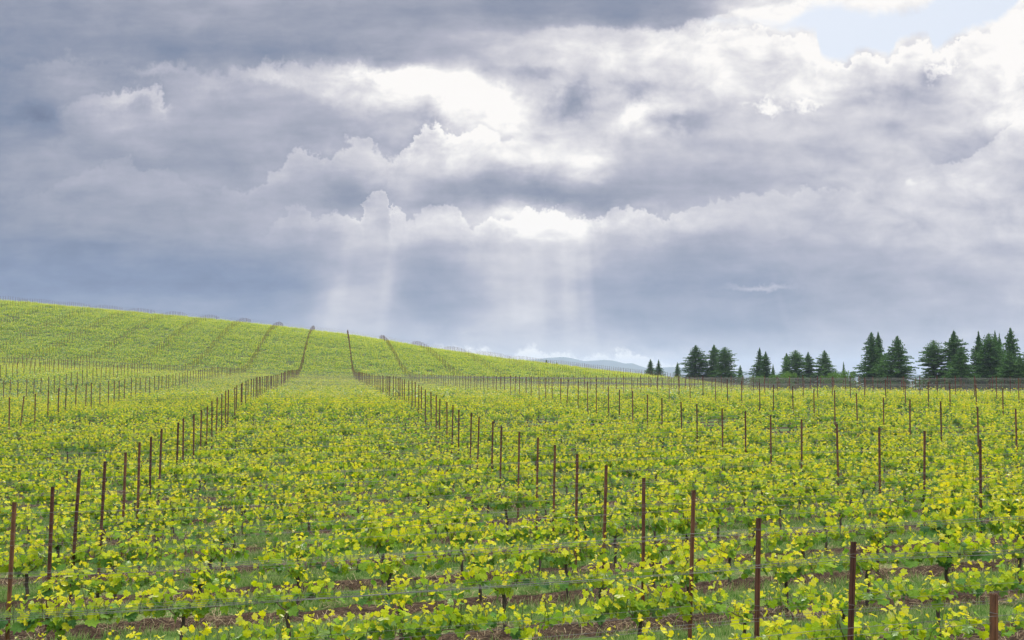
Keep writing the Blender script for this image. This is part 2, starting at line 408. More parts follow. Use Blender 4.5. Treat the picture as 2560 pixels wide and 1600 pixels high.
def vary(m):
    g = G(m); b = [n for n in m.node_tree.nodes if n.type == 'BSDF_PRINCIPLED'][0]; src = b.inputs['Base Color'].links[0].from_socket
    ob = g.n('ShaderNodeObjectInfo').outputs['Random']; pos = g.n('ShaderNodeNewGeometry').outputs['Position']
    f = g.math('MULTIPLY_ADD', ob, .7, g.math('MULTIPLY_ADD', g.noise(pos, 1.3, 3), .9, .25))
    h = g.n('ShaderNodeHueSaturation', None, Hue=g.math('MULTIPLY_ADD', ob, .02, .49), Value=f, Color=src).outputs[0]
    m.node_tree.links.new(h, b.inputs['Base Color'])
vary(RUST)
def wire_material():
    m = material('galvanised_wire'); g = G(m)
    t = g.n('ShaderNodeTexCoord').outputs['Object']
    col = g.ramp(g.noise(t, 3, 3), [(.35, (.08, .08, .082)), (.65, (.17, .17, .172))])
    b = g.n('ShaderNodeBsdfPrincipled', None, Base_Color=col, Roughness=.6, Metallic=.35); g.out(b.outputs[0]); return m
WIRE = wire_material()

# ------------------------------------------------------------------ terrain
# a: distance to the side measured along the picture plane from the post lines' common direction; Y: depth
SH = 490/FPX; BEND = 4e-5; ROWT = .2053; D = 9.86; S = 2.2; POST_H = 2.4
def rshift(a):
    d = np.asarray(a, float)-5.407; return ROWT*d+.048*3*(np.logaddexp(0, d/3)-math.log(2))
def Xw(a, Y): return (a-SH*Y+BEND*Y*Y)*(.9986-.095/np.maximum(Y, 4))
def A_of(x, Y): return x/(.9986-.095/np.maximum(Y, 4))+SH*Y-BEND*Y*Y
YK = np.array([0, 8, 15, 25, 37, 50, 60, 70, 80, 91, 102, 112, 140, 165, 185], float)
AK = np.array([-92, -44, -24, -14, -5, 5, 15, 28, 40, 62, 88, 130], float)
TOP = np.array([
 [-2.3, -2.2, -2.1, -2.1, -2.0, -1.85, -1.7, -1.7, -1.7, -1.7, -1.7, -1.7],
 [-2.2, -2.1, -2.0, -2.0, -1.90, -1.76, -1.60, -1.6, -1.6, -1.6, -1.6, -1.6],
 [-2.2, -2.1, -2.0, -1.95, -1.85, -1.63, -1.5, -1.45, -1.45, -1.45, -1.45, -1.45],
 [-2.1, -2.0, -1.85, -1.8, -1.72, -1.58, -1.36, -1.32, -1.3, -1.3, -1.3, -1.3],
 [-2.0, -1.8, -1.6, -1.45, -1.35, -1.33, -1.32, -1.22, -1.2, -1.2, -1.2, -1.2],
 [-1.7, -1.5, -1.2, -.95, -.68, -.82, -.79, -.76, -.75, -.75, -.75, -.75],
 [-1.3, -1.1, -.9, -.6, -.3, -.29, -.3, -.33, -.33, -.33, -.33, -.33],
 [-.8, -.8, -.6, -.35, -.1, -.08, -.05, -.04, -.02, 0, 0, 0],
 [-.3, -.4, -.4, -.13, .0, .0, 0, .02, .02, .0, 0, 0],
 [.3, .2, -.25, 0, .04, .02, .02, 0, -.05, -.1, -.1, -.1],
 [1.2, 1.0, .3, .15, .08, .05, 0, -.05, -.15, -.3, -.35, -.4],
 [2.3, 1.9, .9, .45, .2, .1, .02, -.1, -.3, -.5, -.6, -.8],
 [4.0, 2.7, 1.8, 1.25, .85, .5, .15, .0, -.4, -1.0, -1.4, -1.8],
 [4.4, 2.7, 1.7, 1.3, .9, .65, .3, -.1, -.7, -1.5, -2.2, -3],
 [5.0, 3.2, 2.0, 1.5, 1.15, .9, .6, .15, -.8, -1.9, -3.0, -4.2]])
CA = np.array([-150, -92, -44, -24, -14, -5, 5, 15, 28, 37, 52, 62, 73, 88, 105, 130, 200], float)
CH = np.array([27, 22.6, 18.3, 16.4, 15.3, 14.3, 13.1, 11.7, 9.3, 8.1, 5.9, 4.8, 3.4, 1.7, -.6, -4.2, -9])
SY = np.array([185, 205, 230, 260, 291, 315, 345, 400, 520, 800], float)
SF = np.array([0, .175, .47, .79, 1, 1.06, .99, .55, -.6, -1.2])
def bilin(xs, ys, T, x, y):
    i = np.clip(np.searchsorted(xs, x)-1, 0, len(xs)-2); j = np.clip(np.searchsorted(ys, y)-1, 0, len(ys)-2)
    u = np.clip((x-xs[i])/(xs[i+1]-xs[i]), 0, 1); v = np.clip((y-ys[j])/(ys[j+1]-ys[j]), 0, 1)
    return (T[j, i]*(1-u)+T[j, i+1]*u)*(1-v)+(T[j+1, i]*(1-u)+T[j+1, i+1]*u)*v
GA = np.arange(-260, 300.1, 2.); GY = np.arange(-20, 801, 2.)
AA, YY = np.meshgrid(GA, GY)
near = bilin(AK, YK, TOP, AA, np.clip(YY, 0, 185))
base = bilin(AK, YK, TOP, AA, np.full_like(YY, 185.))
crest_h = np.interp(AA, CA, CH)
sf = np.interp(YY, SY, SF)
far_ = np.where(sf >= 0, base+(crest_h-base)*sf, base+sf*14)
far_ = np.where(YY > 400, np.minimum(far_, base+(crest_h-base)*.55-(YY-400)*.09), far_)
HT = np.where(YY <= 185, near, far_)
def blur(a, n, ax):
    k = np.ones(2*n+1)/(2*n+1); p = [(0, 0), (0, 0)]; p[ax] = (n, n)
    b = np.pad(a, p, 'edge'); return np.apply_along_axis(lambda r: np.convolve(r, k, 'valid'), ax, b)
for _ in range(2):
    HT = blur(HT, 2, 1)
    lo = blur(HT, 3, 0); nr = blur(HT, 1, 0); w = np.clip((YY-60)/60, 0, 1); HT = nr*(1-w)+lo*w
HT -= POST_H
def ground(x, Y):
    x = np.asarray(x, float); Y = np.asarray(Y, float)
    a = A_of(x, np.minimum(Y, 900)); u = np.clip((a-GA[0])/2., 0, len(GA)-1.001); v = np.clip((Y-GY[0])/2., 0, len(GY)-1.001)
    i = u.astype(int); j = v.astype(int); fu = u-i; fv = v-j
    return (HT[j, i]*(1-fu)+HT[j, i+1]*fu)*(1-fv)+(HT[j+1, i]*(1-fu)+HT[j+1, i+1]*fu)*fv
def row_phase(x, Y):
    """rows counted from the nearest one; whole numbers are under the wires"""
    return (Y-rshift(A_of(x, Y)))/S-3.78

def soil_material():
    m = material('vineyard_ground'); g = G(m)
    pos = g.n('ShaderNodeNewGeometry').outputs['Position']
    ph = g.n('ShaderNodeAttribute', {'attribute_name': 'rowphase'}).outputs['Fac']
    veg = g.n('ShaderNodeAttribute', {'attribute_name': 'rows'}).outputs['Fac']
    fr = g.math('ABSOLUTE', g.math('SUBTRACT', g.math('FRACT', g.math('ADD', ph, .5)), .5))     # 0 under the wires, .5 mid alley
    n1 = g.noise(pos, .7, 4); n2 = g.noise(pos, 9, 6, .65); n3 = g.noise(pos, 45, 3, .6); n4 = g.noise(pos, 2.6, 4)
    edge = g.math('MULTIPLY_ADD', g.math('SUBTRACT', n4, .5), .35, fr)
    k = g.n('ShaderNodeMapRange', {'interpolation_type': 'SMOOTHSTEP'}, i0=edge, i1=.17, i2=.27).outputs[0]
    soil = g.ramp(n2, [(.30, (.010, .006, .004)), (.5, (.048, .028, .018)), (.72, (.11, .070, .046))])
    straw = g.n('ShaderNodeMapRange', None, i0=g.noise(pos, 16, 5, .7), i1=.55, i2=.68).outputs[0]
    soil = g.mix(g.math('MULTIPLY', straw, .5), soil, (.22, .165, .105, 1))
    grass = g.ramp(g.math('MULTIPLY_ADD', n1, .5, g.math('MULTIPLY', n3, .5)), [(.3, (.045, .10, .018)), (.6, (.12, .20, .045)), (.75, (.26, .27, .12))])
    col = g.mix(k, soil, grass)
    field = g.ramp(n1, [(.3, (.10, .17, .05)), (.7, (.17, .2, .08))])
    col = g.mix(veg, field, col)
    h = g.math('MULTIPLY_ADD', n2, .8, g.math('MULTIPLY', n3, .25))
    b = g.n('ShaderNodeBsdfPrincipled', None, Base_Color=col, Roughness=.95, Normal=g.bump(h, .09, 1.)); b.inputs['Specular IOR Level'].default_value = .15
    g.out(b.outputs[0]); return m
GROUND = soil_material()
# one sheet, fine near the viewer, reaching the horizon
ys = np.concatenate([np.arange(-40, 4, 4.), np.arange(4, 34, .16), np.arange(34, 70, .7), np.arange(70, 420, 2.5), np.geomspace(420, 8200, 40)])
us = np.concatenate([np.linspace(-1, -.0, 200), np.linspace(0, 1, 200)[1:]])
UU, YG = np.meshgrid(us, ys)
halfw = 14+.62*np.maximum(YG, 0)+np.maximum(YG-400, 0)*1.2
XG = UU*halfw
ZG = ground(XG, YG)
farw = np.clip((YG-600)/1500, 0, 1); farx = np.clip((np.abs(A_of(XG, np.minimum(YG, 900)))-250)/500, 0, 1)
ZG = ZG*(1-farw)+(-34)*farw
# clods and furrows near the viewer
pv = row_phase(XG, YG); fr_ = np.abs((pv+.5) % 1-.5)
nearm = (YG < 36) & (YG > 3)
bumpz = np.zeros_like(ZG)
idx = np.argwhere(nearm)
for i, j in idx:
    x, y = XG[i, j], YG[i, j]
    till = max(0., 1-fr_[i, j]/.26)
    bumpz[i, j] = till*(.12*mnoise.noise(Vector((x*3.2, y*3.2, 0)))+.12*mnoise.noise(Vector((x*9, y*9, 3)))+.04)+.03*mnoise.noise(Vector((x*1.1, y*1.1, 7)))
ZG = ZG+bumpz
nY, nX = XG.shape
vid = np.arange(nY*nX).reshape(nY, nX)
quads = np.stack([vid[:-1, :-1], vid[:-1, 1:], vid[1:, 1:], vid[1:, :-1]], -1).reshape(-1, 4)
inrows = ((YG < 395) & (A_of(XG, YG) > -240) & (A_of(XG, YG) < 200)).astype(float)
me = mesh_from('ground', np.stack([XG, YG, ZG], -1).reshape(-1, 3), [quads], GROUND, True, attrs={'rowphase': pv.ravel(), 'rows': inrows.ravel()})
tag(mobj('ground', me), kind='structure')

# far blue hills beyond the valley
def far_hills():
    pts = [(900,925),(1100,915),(1230,912),(1290,905),(1320,900),(1345,898),(1366,895),(1390,893.5),(1412,893),(1430,896),(1462,903),(1490,901),(1511,899.5),(1535,902),(1561,909),(1580,908),(1600,915),(1611,919),(1640,921),(1660,918.5),(1683,917.5),(1720,921),(1760,925),(1800,927),(1833,928),(1875,928),(1930,932),(2000,930),(2060,934),(2107,930),(2300,936),(2560,933),(2900,936)]
    DM = 7000.
    xs = np.arange(800, 3000, 4.)
    px = np.array([p[0] for p in pts], float); py = np.array([p[1] for p in pts], float)
    y = np.interp(xs, px, py)
    y = y+np.array([.7*mnoise.noise(Vector((x*.05, 1, 0)))+.35*mnoise.noise(Vector((x*.21, 2, 0))) for x in xs])
    prof = (940-y)/FPX*DM
    layers = np.linspace(-1, 1, 25)
    V = []
    for k, l in enumerate(layers):
        w = max(0., 1-abs(l))**1.2
        dep = DM+l*700
        for i, x in enumerate(xs):
            r = 1+.25*mnoise.noise(Vector((x*.012, l*3, 5)))*(1-w)
            V.append(((x-1280)/FPX*dep, dep, -45+(prof[i]+45)*w*r if k != 12 else prof[i]))
    n = len(xs); vid = np.arange(25*n).reshape(25, n)
    q = np.stack([vid[:-1, :-1], vid[:-1, 1:], vid[1:, 1:], vid[1:, :-1]], -1).reshape(-1, 4)
    m = material('wooded_hill'); g = G(m); pos = g.n('ShaderNodeNewGeometry').outputs['Position']
    col = g.ramp(g.noise(pos, .01, 5), [(.35, (.020, .035, .028)), (.65, (.05, .07, .05))])
    g.out(g.n('ShaderNodeBsdfDiffuse', None, Color=col).outputs[0])
    tag(mobj('hills', mesh_from('hills', V, [q], m, True)), kind='structure')
far_hills()

# ------------------------------------------------------------------ grapevines
def leaf_outline(kind):
    if kind == 0:      # toothed, five lobes
        a = np.radians([0, 14, 24, 38, 52, 66, 84, 104, 124, 145, 163])
        r = np.array([1.0, .80, .66, .84, .86, .62, .80, .72, .60, .52, .34])
    elif kind == 1:
        a = np.radians([0, 18, 40, 62, 92, 125, 158]); r = np.array([1.0, .72, .86, .66, .78, .58, .42])
    else:
        a = np.radians([0, 60, 130]); r = np.array([1.0, .82, .6])
    aa = np.concatenate([a, -a[1:][::-1]]); rr = np.concatenate([r, r[1:][::-1]])
    return np.stack([rr*np.sin(aa), rr*np.cos(aa)], -1)
OUT = [leaf_outline(k) for k in range(3)]
def leaves(geo, P, T, Nn, size, age, R, kind, mi=0):
    """P base points, T tip directions, Nn normals; one bent blade each"""
    n = len(P); o = OUT[kind]; m = len(o)
    T = T/np.linalg.norm(T, axis=1)[:, None]
    X = np.cross(T, Nn); X /= np.linalg.norm(X, axis=1)[:, None]+1e-9; Z = np.cross(X, T)
    cup = R.uniform(-.05, .38, n); droop = R.uniform(.05, .55, n); wob = R.uniform(0, 6.28, n)
    if kind < 2:
        ring = o[None]*(1+R.normal(0, .06, (n, m))[..., None])
        c = np.array([[0., .12]])
        loc = np.concatenate([np.repeat(c[None], n, 0), ring], 1)
    else: loc = np.repeat(np.concatenate([np.array([[0., -.1]]), o])[None], n, 0)
    lx = loc[..., 0]; ly = loc[..., 1]
    lz = cup[:, None]*np.abs(lx)-droop[:, None]*ly*np.abs(ly)*.6+.07*np.sin(lx*7+wob[:, None])+.05*np.sin(ly*9+wob[:, None]*2)
    h = size[:, None]*.62
    v = P[:, None]+X[:, None]*(lx*h)[..., None]+T[:, None]*((ly+.35)*h)[..., None]+Z[:, None]*(lz*h)[..., None]
    if kind < 2:
        i = np.arange(1, m+1); j = np.roll(i, -1); f = np.stack([np.zeros(m, int), j, i], -1)
        k = m+1
    else:
        k = m+1; q = list(range(1, m+1))
        f = np.array([[0, 1, 2], [0, 2, 3], [0, 1, m], [0, m, m-1]])[:, :3]
    F = (f[None]+np.arange(n)[:, None, None]*k).reshape(-1, 3)
    geo.add(v.reshape(-1, 3), F, np.repeat(age, k), mi)
CANE_H = .74
def cane_path(R, s):
    L = R.uniform(.62, .92); n = 9; t = np.linspace(0, 1, n)
    x = s*(.03+L*t); z = CANE_H-.14+.15*np.minimum(1, t*4)*1.0+.06*np.sin(t*3.1)*R.uniform(.2, 1)-.04*t**3+R.normal(0, .006, n)
    y = R.normal(0, .008, n).cumsum()*.5
    return np.stack([x, y, z], -1)
def vine_parts(seed, lod):
    R = np.random.default_rng(seed)
    tr = Geo(); n = 7; t = np.linspace(0, 1, n)
    px = R.normal(0, .018, n).cumsum(); py = R.normal(0, .016, n).cumsum(); px -= px[0]; py -= py[0]
    tp = np.stack([px, py, -.12+t*(CANE_H+.03)], -1)
    rad = np.interp(t, [0, .2, .8, .93, 1], [.040, .029, .027, .042, .026])*R.uniform(.9, 1.15)
    tr.tube(tp, rad*(1+R.normal(0, .08, n)), 7 if lod == 0 else 4, 0, 1)
    head = tp[-1]
    canes = []; cg = []
    for s in (-1, 1):
        p = cane_path(R, s); p[:, :2] += head[:2]*np.linspace(1, .2, len(p))[:, None]; p[0] = head-[0, 0, .03]
        canes.append(p); g = Geo(); g.tube(p, np.linspace(.011, .0045, len(p)), 5 if lod == 0 else 3, 0, 2); cg.append(g)
    fo = Geo(); bases = []
    for p in canes:
        k = R.integers(8, 11) if lod < 2 else 7
        for u in np.linspace(.08, .98, k)+R.normal(0, .03, k):
            u = min(max(u, 0), 1)*(len(p)-1); i = min(int(u), len(p)-2); bases.append(p[i]+(p[i+1]-p[i])*(u-i))
    for _ in range(3 if lod < 2 else 2): bases.append(head+R.normal(0, .03, 3))
    P = []; T = []; Nn = []; sz = []; ag = []
    vig = R.uniform(.85, 1.12)
    for b in bases:
        H = R.choice([R.uniform(.12, .28), R.uniform(.26, .46), R.uniform(.42, .72)], p=[.26, .42, .32])*vig
        lean = np.array([R.normal(0, .22), R.normal(0, .36), 1.]); lean /= np.linalg.norm(lean)
        m = 6; tt = np.linspace(0, 1, m)
        path = b+lean*H*tt[:, None]+np.stack([R.normal(0, .02, m).cumsum(), R.normal(0, .02, m).cumsum(), 0*tt], -1)*tt[:, None]
        if lod == 0: fo.tube(path, np.linspace(.0052, .0026, m), 4, .5, 3, False)
        elif lod == 1: fo.tube(path[::2], np.linspace(.005, .003, 3), 3, .5, 3, False)
        nl = max(4, int(H/(.050 if lod < 2 else .072)))
        side = R.uniform(0, 6.28)
        for q in range(nl):
            u = (q+.4)/nl; pos = b+(path[-1]-b)*u+(np.array([np.interp(u, tt, path[:, c]) for c in range(3)])-(b+(path[-1]-b)*u))
            side += math.pi+R.normal(0, .6)
            age = np.clip((.27 if lod < 2 else .20)+.74*u**1.15+R.normal(0, .12 if lod < 2 else .17)+.05*(H < .25)+.12*(u > .8), 0, 1)
            s_ = (.172, .168, .165)[lod]*(1-.62*u**1.5)*R.uniform(.6, 1.2)*vig
            out = np.array([math.cos(side), math.sin(side), 0])
            pet = out*s_*R.uniform(.35, .8)+np.array([0, 0, s_*R.uniform(0, .3)])
            bp = pos+pet
            if lod == 0 and s_ > .07: fo.tube(np.stack([pos, bp]), [.0016, .0014], 3, .7, 3, False)
            elev = R.uniform(-1.5, -.1) if u < .8 else R.uniform(-.8, 1.1)
            tip = out*math.cos(elev)+np.array([0, 0, math.sin(elev)])+R.normal(0, .25, 3)
            nn = np.array([0, 0, 1.])*R.uniform(.2, 1)+out*R.uniform(.2, 1.2)+R.normal(0, .4, 3)
            P.append(bp); T.append(tip); Nn.append(nn); sz.append(s_*(1.5 if lod == 2 else 1.12)); ag.append(age)
        if lod == 0:      # curled tip
            P.append(path[-1]); T.append(np.array([R.normal(0, .5), R.normal(0, .5), .8])); Nn.append(R.normal(0, 1, 3)); sz.append(.03); ag.append(1.)
            P.append(path[-1]); T.append(np.array([R.normal(0, .5), R.normal(0, .5), .5])); Nn.append(R.normal(0, 1, 3)); sz.append(.035); ag.append(1.)
    P, T, Nn, sz, ag = map(np.array, (P, T, Nn, sz, ag))
    leaves(fo, P, T, Nn, sz, ag, R, lod)
    return tr, cg, fo
MATS = [VINE_LEAF, TRUNK, CANE, SHOOT]

# every post and vine position
ROWS = []
ROW_ANG = math.atan2(2.02, 9.86-SH*2.02); ROW_ANG_R = math.atan2(2.49, 9.86-SH*2.49)
def rang(x, Y): return ROW_ANG if A_of(x, Y) < 5.4 else ROW_ANG_R
def row_point(n, a):
    Y = S*(3.78+n)+float(rshift(a))
    return float(Xw(a, Y)), Y
def slope_along(x, Y):
    c, s = math.cos(ROW_ANG), math.sin(ROW_ANG)
    return float(math.atan((ground(x+c, Y+s)-ground(x-c, Y-s))/2))
posts = []; vines = []; wire_rows = []
for n in range(-2, 165):
    cols = []
    for c in range(-20, 22):
        a = 5.407+D*c; x, Y = row_point(n, a)
        if Y < 2 or Y > 318: continue
        if abs(x) > .5*Y+20 or a < -170 or a > 150: continue
        if Y > 185 and a > 118: continue
        cols.append(c)
        r = np.random.default_rng(abs(n)*1000+c+500)
        jx, jy = r.normal(0, .05)+{(4, -1): .14, (5, -1): .09, (6, -1): -.07}.get((n, c), 0), r.normal(0, .05)
        posts.append(dict(n=n, c=c, x=x+jx*math.cos(ROW_ANG), Y=Y+jx*math.sin(ROW_ANG), vis=abs(x) < .4935*Y+.1))
        if Y < 328:
            for k in range(6):
                av = a+D*(k+.5)/6+r.normal(0, .06); xv, Yv = row_point(n, av)
                if r.random() < .025: continue
                vines.append(dict(n=n, c=c, k=k, x=xv, Y=Yv+r.normal(0, .02), vis=abs(xv) < .4935*Yv+.7))
    if cols: wire_rows.append((n, cols[0]-1, cols[-1]+1))
# hidden pieces of terrain are still planted; nothing is aimed through the lens
def order(lst, dmin): return sorted([p for p in lst if p['vis'] and p['Y'] > dmin], key=lambda p: p['Y'])
ORD = ['first', 'second', 'third', 'fourth', 'fifth', 'sixth', 'seventh', 'eighth', 'ninth', 'tenth', 'eleventh', 'twelfth', 'thirteenth', 'fourteenth', 'fifteenth', 'sixteenth', 'seventeenth', 'eighteenth', 'nineteenth', 'twentieth']
TENS = {2: 'twenty', 3: 'thirty', 4: 'forty', 5: 'fifty', 6: 'sixty', 7: 'seventy', 8: 'eighty'}
def ordinal(i):
    if i <= 20: return ORD[i-1]
    t, u = divmod(i, 10)
    return TENS[t][:-1]+'ieth' if u == 0 else TENS[t]+'-'+ORD[u-1]
LINE = {-5: 'fifth line left of centre', -4: 'fourth line left of centre', -3: 'third line left of centre', -2: 'second line left of centre', -1: 'line just left of centre', 0: 'line just right of centre'}
def line_name(c): return LINE.get(c) or '%s line right of centre' % ordinal(c+1)

NEARV = order(vines, 9.8)[:300]
print('posts', len(posts), 'vines', len(vines), 'near vines reach', NEARV[-1]['Y'])
near_ids = {id(v) for v in NEARV}
protos = []
NV = 9
for q in range(NV):
    tr, cg, fo = vine_parts(100+q, 0)
    protos.append((tr.mesh('trunk', MATS, True), [g.mesh('cane', MATS, True) for g in cg], fo.mesh('foliage', MATS, False)))
r = np.random.default_rng(5)
proto_objs = []
rowvis = sorted({v['n'] for v in NEARV}); cnt = {}
for v in sorted(NEARV, key=lambda v: (v['n'], v['x'])):
    rn = v['n']+1
    cnt[v['n']] = cnt.get(v['n'], 0)+1; k = cnt[v['n']]
    z = float(ground(v['x'], v['Y']))
    q = int(r.integers(NV)); flip = math.pi*int(r.integers(2))
    o = empty('grapevine', (v['x'], v['Y'], z), rang(v['x'], v['Y'])+flip+r.normal(0, .03))
    sl = slope_along(v['x'], v['Y'])*(1 if flip == 0 else -1); o.rotation_euler[1] = -sl
    sc = r.uniform(.93, 1.08)*(1+.22*mnoise.noise(Vector((v['x']*.11, v['Y']*.11, 4)))); o.scale = (r.uniform(.95, 1.05), r.uniform(.9, 1.2), sc)
    tag(o, 'young yellow-green grapevine, %s from the left in the %s vine row from the front' % (ordinal(k), ordinal(rn)), 'grapevine', 'grapevines in the front rows')
    tr, cs, fo = protos[q]
    mobj('trunk', tr, o)
    for c_ in cs: mobj('cane', c_, o)
    mobj('foliage', fo, o)

# the rest of the planting: far too many to single out
def instanced(name, meshes, pts, rots, scls, idx, label, cat):
    lib = bpy.data.collections.new(name+'_kinds')
    for i, m_ in enumerate(meshes):
        lib.objects.link(bpy.data.objects.new('%s_kind_%02d' % (name, i), m_))
    me = bpy.data.meshes.new(name); me.vertices.add(len(pts)); me.vertices.foreach_set('co', np.asarray(pts, np.float32).ravel())
    for an, typ, arr, key in (('rot', 'FLOAT_VECTOR', rots, 'vector'), ('scl', 'FLOAT_VECTOR', scls, 'vector'), ('idx', 'INT', idx, 'value')):
        a = me.attributes.new(an, typ, 'POINT'); a.data.foreach_set(key, np.asarray(arr, np.float32 if typ != 'INT' else np.int32).ravel())
    for m_ in meshes[0].materials: me.materials.append(m_)
    o = mobj(name, me)
    t = bpy.data.node_groups.new(name, 'GeometryNodeTree')
    t.interface.new_socket('Geometry', in_out='INPUT', socket_type='NodeSocketGeometry'); t.interface.new_socket('Geometry', in_out='OUTPUT', socket_type='NodeSocketGeometry')
    gi = t.nodes.new('NodeGroupInput'); go = t.nodes.new('NodeGroupOutput')
    ci = t.nodes.new('GeometryNodeCollectionInfo'); ci.inputs['Collection'].default_value = lib
    ci.inputs['Separate Children'].default_value = True; ci.inputs['Reset Children'].default_value = True
    ip = t.nodes.new('GeometryNodeInstanceOnPoints'); ip.inputs['Pick Instance'].default_value = True
    def attr(nm, dt):
        a = t.nodes.new('GeometryNodeInputNamedAttribute'); a.data_type = dt; a.inputs['Name'].default_value = nm; return a.outputs['Attribute']
    t.links.new(gi.outputs[0], ip.inputs['Points']); t.links.new(ci.outputs[0], ip.inputs['Instance'])
    e2r = t.nodes.new('FunctionNodeEulerToRotation'); t.links.new(attr('rot', 'FLOAT_VECTOR'), e2r.inputs[0]); t.links.new(e2r.outputs[0], ip.inputs['Rotation'])
    t.links.new(attr('scl', 'FLOAT_VECTOR'), ip.inputs['Scale']); t.links.new(attr('idx', 'INT'), ip.inputs['Instance Index'])
    t.links.new(ip.outputs[0], go.inputs[0])
    md = o.modifiers.new(name, 'NODES'); md.node_group = t
    tag(o, label, cat, kind='stuff'); return o
rest = [v for v in vines if id(v) not in near_ids]
kinds = []
for q in range(6):
    tr, cg, fo = vine_parts(300+q, 1)
    for g_ in [tr]+cg:
        for k in g_.f:
            for f_, m_ in zip(g_.f[k], g_.mi[k]): fo.f.setdefault(k, []).append(f_+fo.n); fo.mi.setdefault(k, []).append(m_)
        fo.v += g_.v; fo.a += g_.a; fo.n += g_.n
    kinds.append(fo.mesh('vine_mid', MATS))
for q in range(8):
    tr, cg, fo = vine_parts(400+q, 2)
    for g_ in [tr]+cg:
        for k in g_.f:
            for f_, m_ in zip(g_.f[k], g_.mi[k]): fo.f.setdefault(k, []).append(f_+fo.n); fo.mi.setdefault(k, []).append(m_)
        fo.v += g_.v; fo.a += g_.a; fo.n += g_.n
    kinds.append(fo.mesh('vine_far', MATS))
pts = []; rots = []; scls = []; idx = []
for v in rest:
    fl = int(r.integers(2)); sl = slope_along(v['x'], v['Y'])*(1 if fl == 0 else -1)
    pts.append((v['x'], v['Y'], float(ground(v['x'], v['Y'])))); rots.append((0, -sl, rang(v['x'], v['Y'])+fl*math.pi))
    k = 1.0
    scls.append((1.02, r.uniform(.95, 1.25)*(1.15 if v['Y'] > 100 else 1), r.uniform(.92, 1.08)*(1+.22*mnoise.noise(Vector((v['x']*.11, v['Y']*.11, 4))))))
    idx.append(int(r.integers(6)) if v['Y'] < 75 else 6+int(r.integers(8)))
instanced('distant_grapevines', kinds, pts, rots, scls, idx, 'countless yellow-green grapevines in rows across the field and hillside', 'grapevines')

# ------------------------------------------------------------------ rusty steel posts
def post_geo(lod, seed=0):
    """roll-formed channel with two lips; the wires run along its right flank"""
    w, d, th = .052, .034, .0035
    prof = [(-w/2, 0), (-w/2, d), (-w/2+.010, d), (-w/2+.010, d-th), (-w/2+th, d-th), (-w/2+th, th), (-.008, th), (-.004, .010), (.004, .010), (.008, th),
            (w/2-th, th), (w/2-th, d-th), (w/2-.010, d-th), (w/2-.010, d), (w/2, d), (w/2, 0), (.007, 0), (.0035, .0065), (-.0035, .0065), (-.007, 0)]
    if lod: prof = [(-w/2, 0), (-w/2, d), (w/2, d), (w/2, 0)]
    g = Geo(); n = len(prof); H = POST_H
    z = [-.25, H]; v = [(x, y-d/2, zz) for zz in z for x, y in prof]
    i = np.arange(n); j = (i+1) % n
    g.add(v, np.stack([i, j, n+j, n+i], -1))
    if lod: g.add(v[n:], [[0, 3, 2, 1]])
    else:
        b = bmesh_cap(prof, H, d); g.add(b[0], b[1])
    return g
def bmesh_cap(prof, H, d):
    import mathutils.geometry as mg
    v = [Vector((x, y-d/2, H)) for x, y in prof]
    tris = mg.tessellate_polygon([v]); return [tuple(p) for p in v], [list(t) for t in tris]
def clip_mesh():
    g = Geo(); t = np.linspace(0, 2*math.pi*.8, 9)
    g.tube(np.stack([.036*np.cos(t), .026*np.sin(t), 0*t], -1), .0025, 4, 0, 0)
    return g.mesh('wire_clip', [WIRE], True)
POSTM = post_geo(0).mesh('steel_post', [RUST]); CLIP = clip_mesh(); POSTFAR = post_geo(1).mesh('steel_post', [RUST])
NEARP = order(posts, 6.5)[:300]
# two posts in the photograph stand askew
ASKEW = {}
for (px, Yq), tilt in (((68, 46.), 7.), ((1412, 64.), 4.)):
    best = min(NEARP, key=lambda p: abs(1280+FPX*p['x']/p['Y']-px)+6*abs(p['Y']-Yq)); ASKEW[id(best)] = tilt
pn = {}
nid = {id(p) for p in NEARP}
def post_pose(p):
    r = np.random.default_rng(abs(p['n'])*77+p['c']+900)
    near_ = max(0., min(1., (42-p['Y'])/25))
    ry = math.radians(2.0*near_+r.normal(0, .55)+ASKEW.get(id(p), 0)); rx = math.radians(r.normal(0, .7))
    return (rx, ry, ROW_ANG*0+r.normal(0, .12)), 1+r.normal(0, .022)
for p in sorted(NEARP, key=lambda p: (p['c'], p['Y'])):
    pn[p['c']] = pn.get(p['c'], 0)+1; k = pn[p['c']]
    rot, sz = post_pose(p); sz = 1+(sz-1)*.6; z = float(ground(p['x'], p['Y']))
    o = mobj('trellis_post', POSTM if p['Y'] < 60 else POSTFAR)
    o.location = (p['x']-POST_H*math.tan(rot[1]), p['Y'], z); o.rotation_euler = rot; o.scale = (1, 1, sz)
    how = 'leaning rusty' if id(p) in ASKEW else 'rusty brown'
    tag(o, '%s steel post, %s from the front in the %s' % (how, ordinal(k), line_name(p['c'])), 'post', 'rusty trellis posts')
    if p['Y'] < 30:
        for h in (2.25, 1.79, 1.33, .76):
            c_ = mobj('wire_clip', CLIP, o); c_.location = (0, 0, h); c_.rotation_euler = (0, .15, .4)
far_p = [p for p in posts if id(p) not in nid]
g = Geo()
for p in far_p:
    (rx, ry, rz), sz = post_pose(p); z = float(ground(p['x'], p['Y']))
    w, d = .027, .018; H = POST_H*sz
    v = np.array([(sx*w+(zz*ry), sy*d-(zz*rx), zz) for zz in (-.2, H) for sx, sy in ((-1, -1), (1, -1), (1, 1), (-1, 1))])+np.array([p['x'], p['Y'], z])
    g.add(v, [[0, 1, 5, 4], [1, 2, 6, 5], [2, 3, 7, 6], [3, 0, 4, 7], [4, 5, 6, 7]])
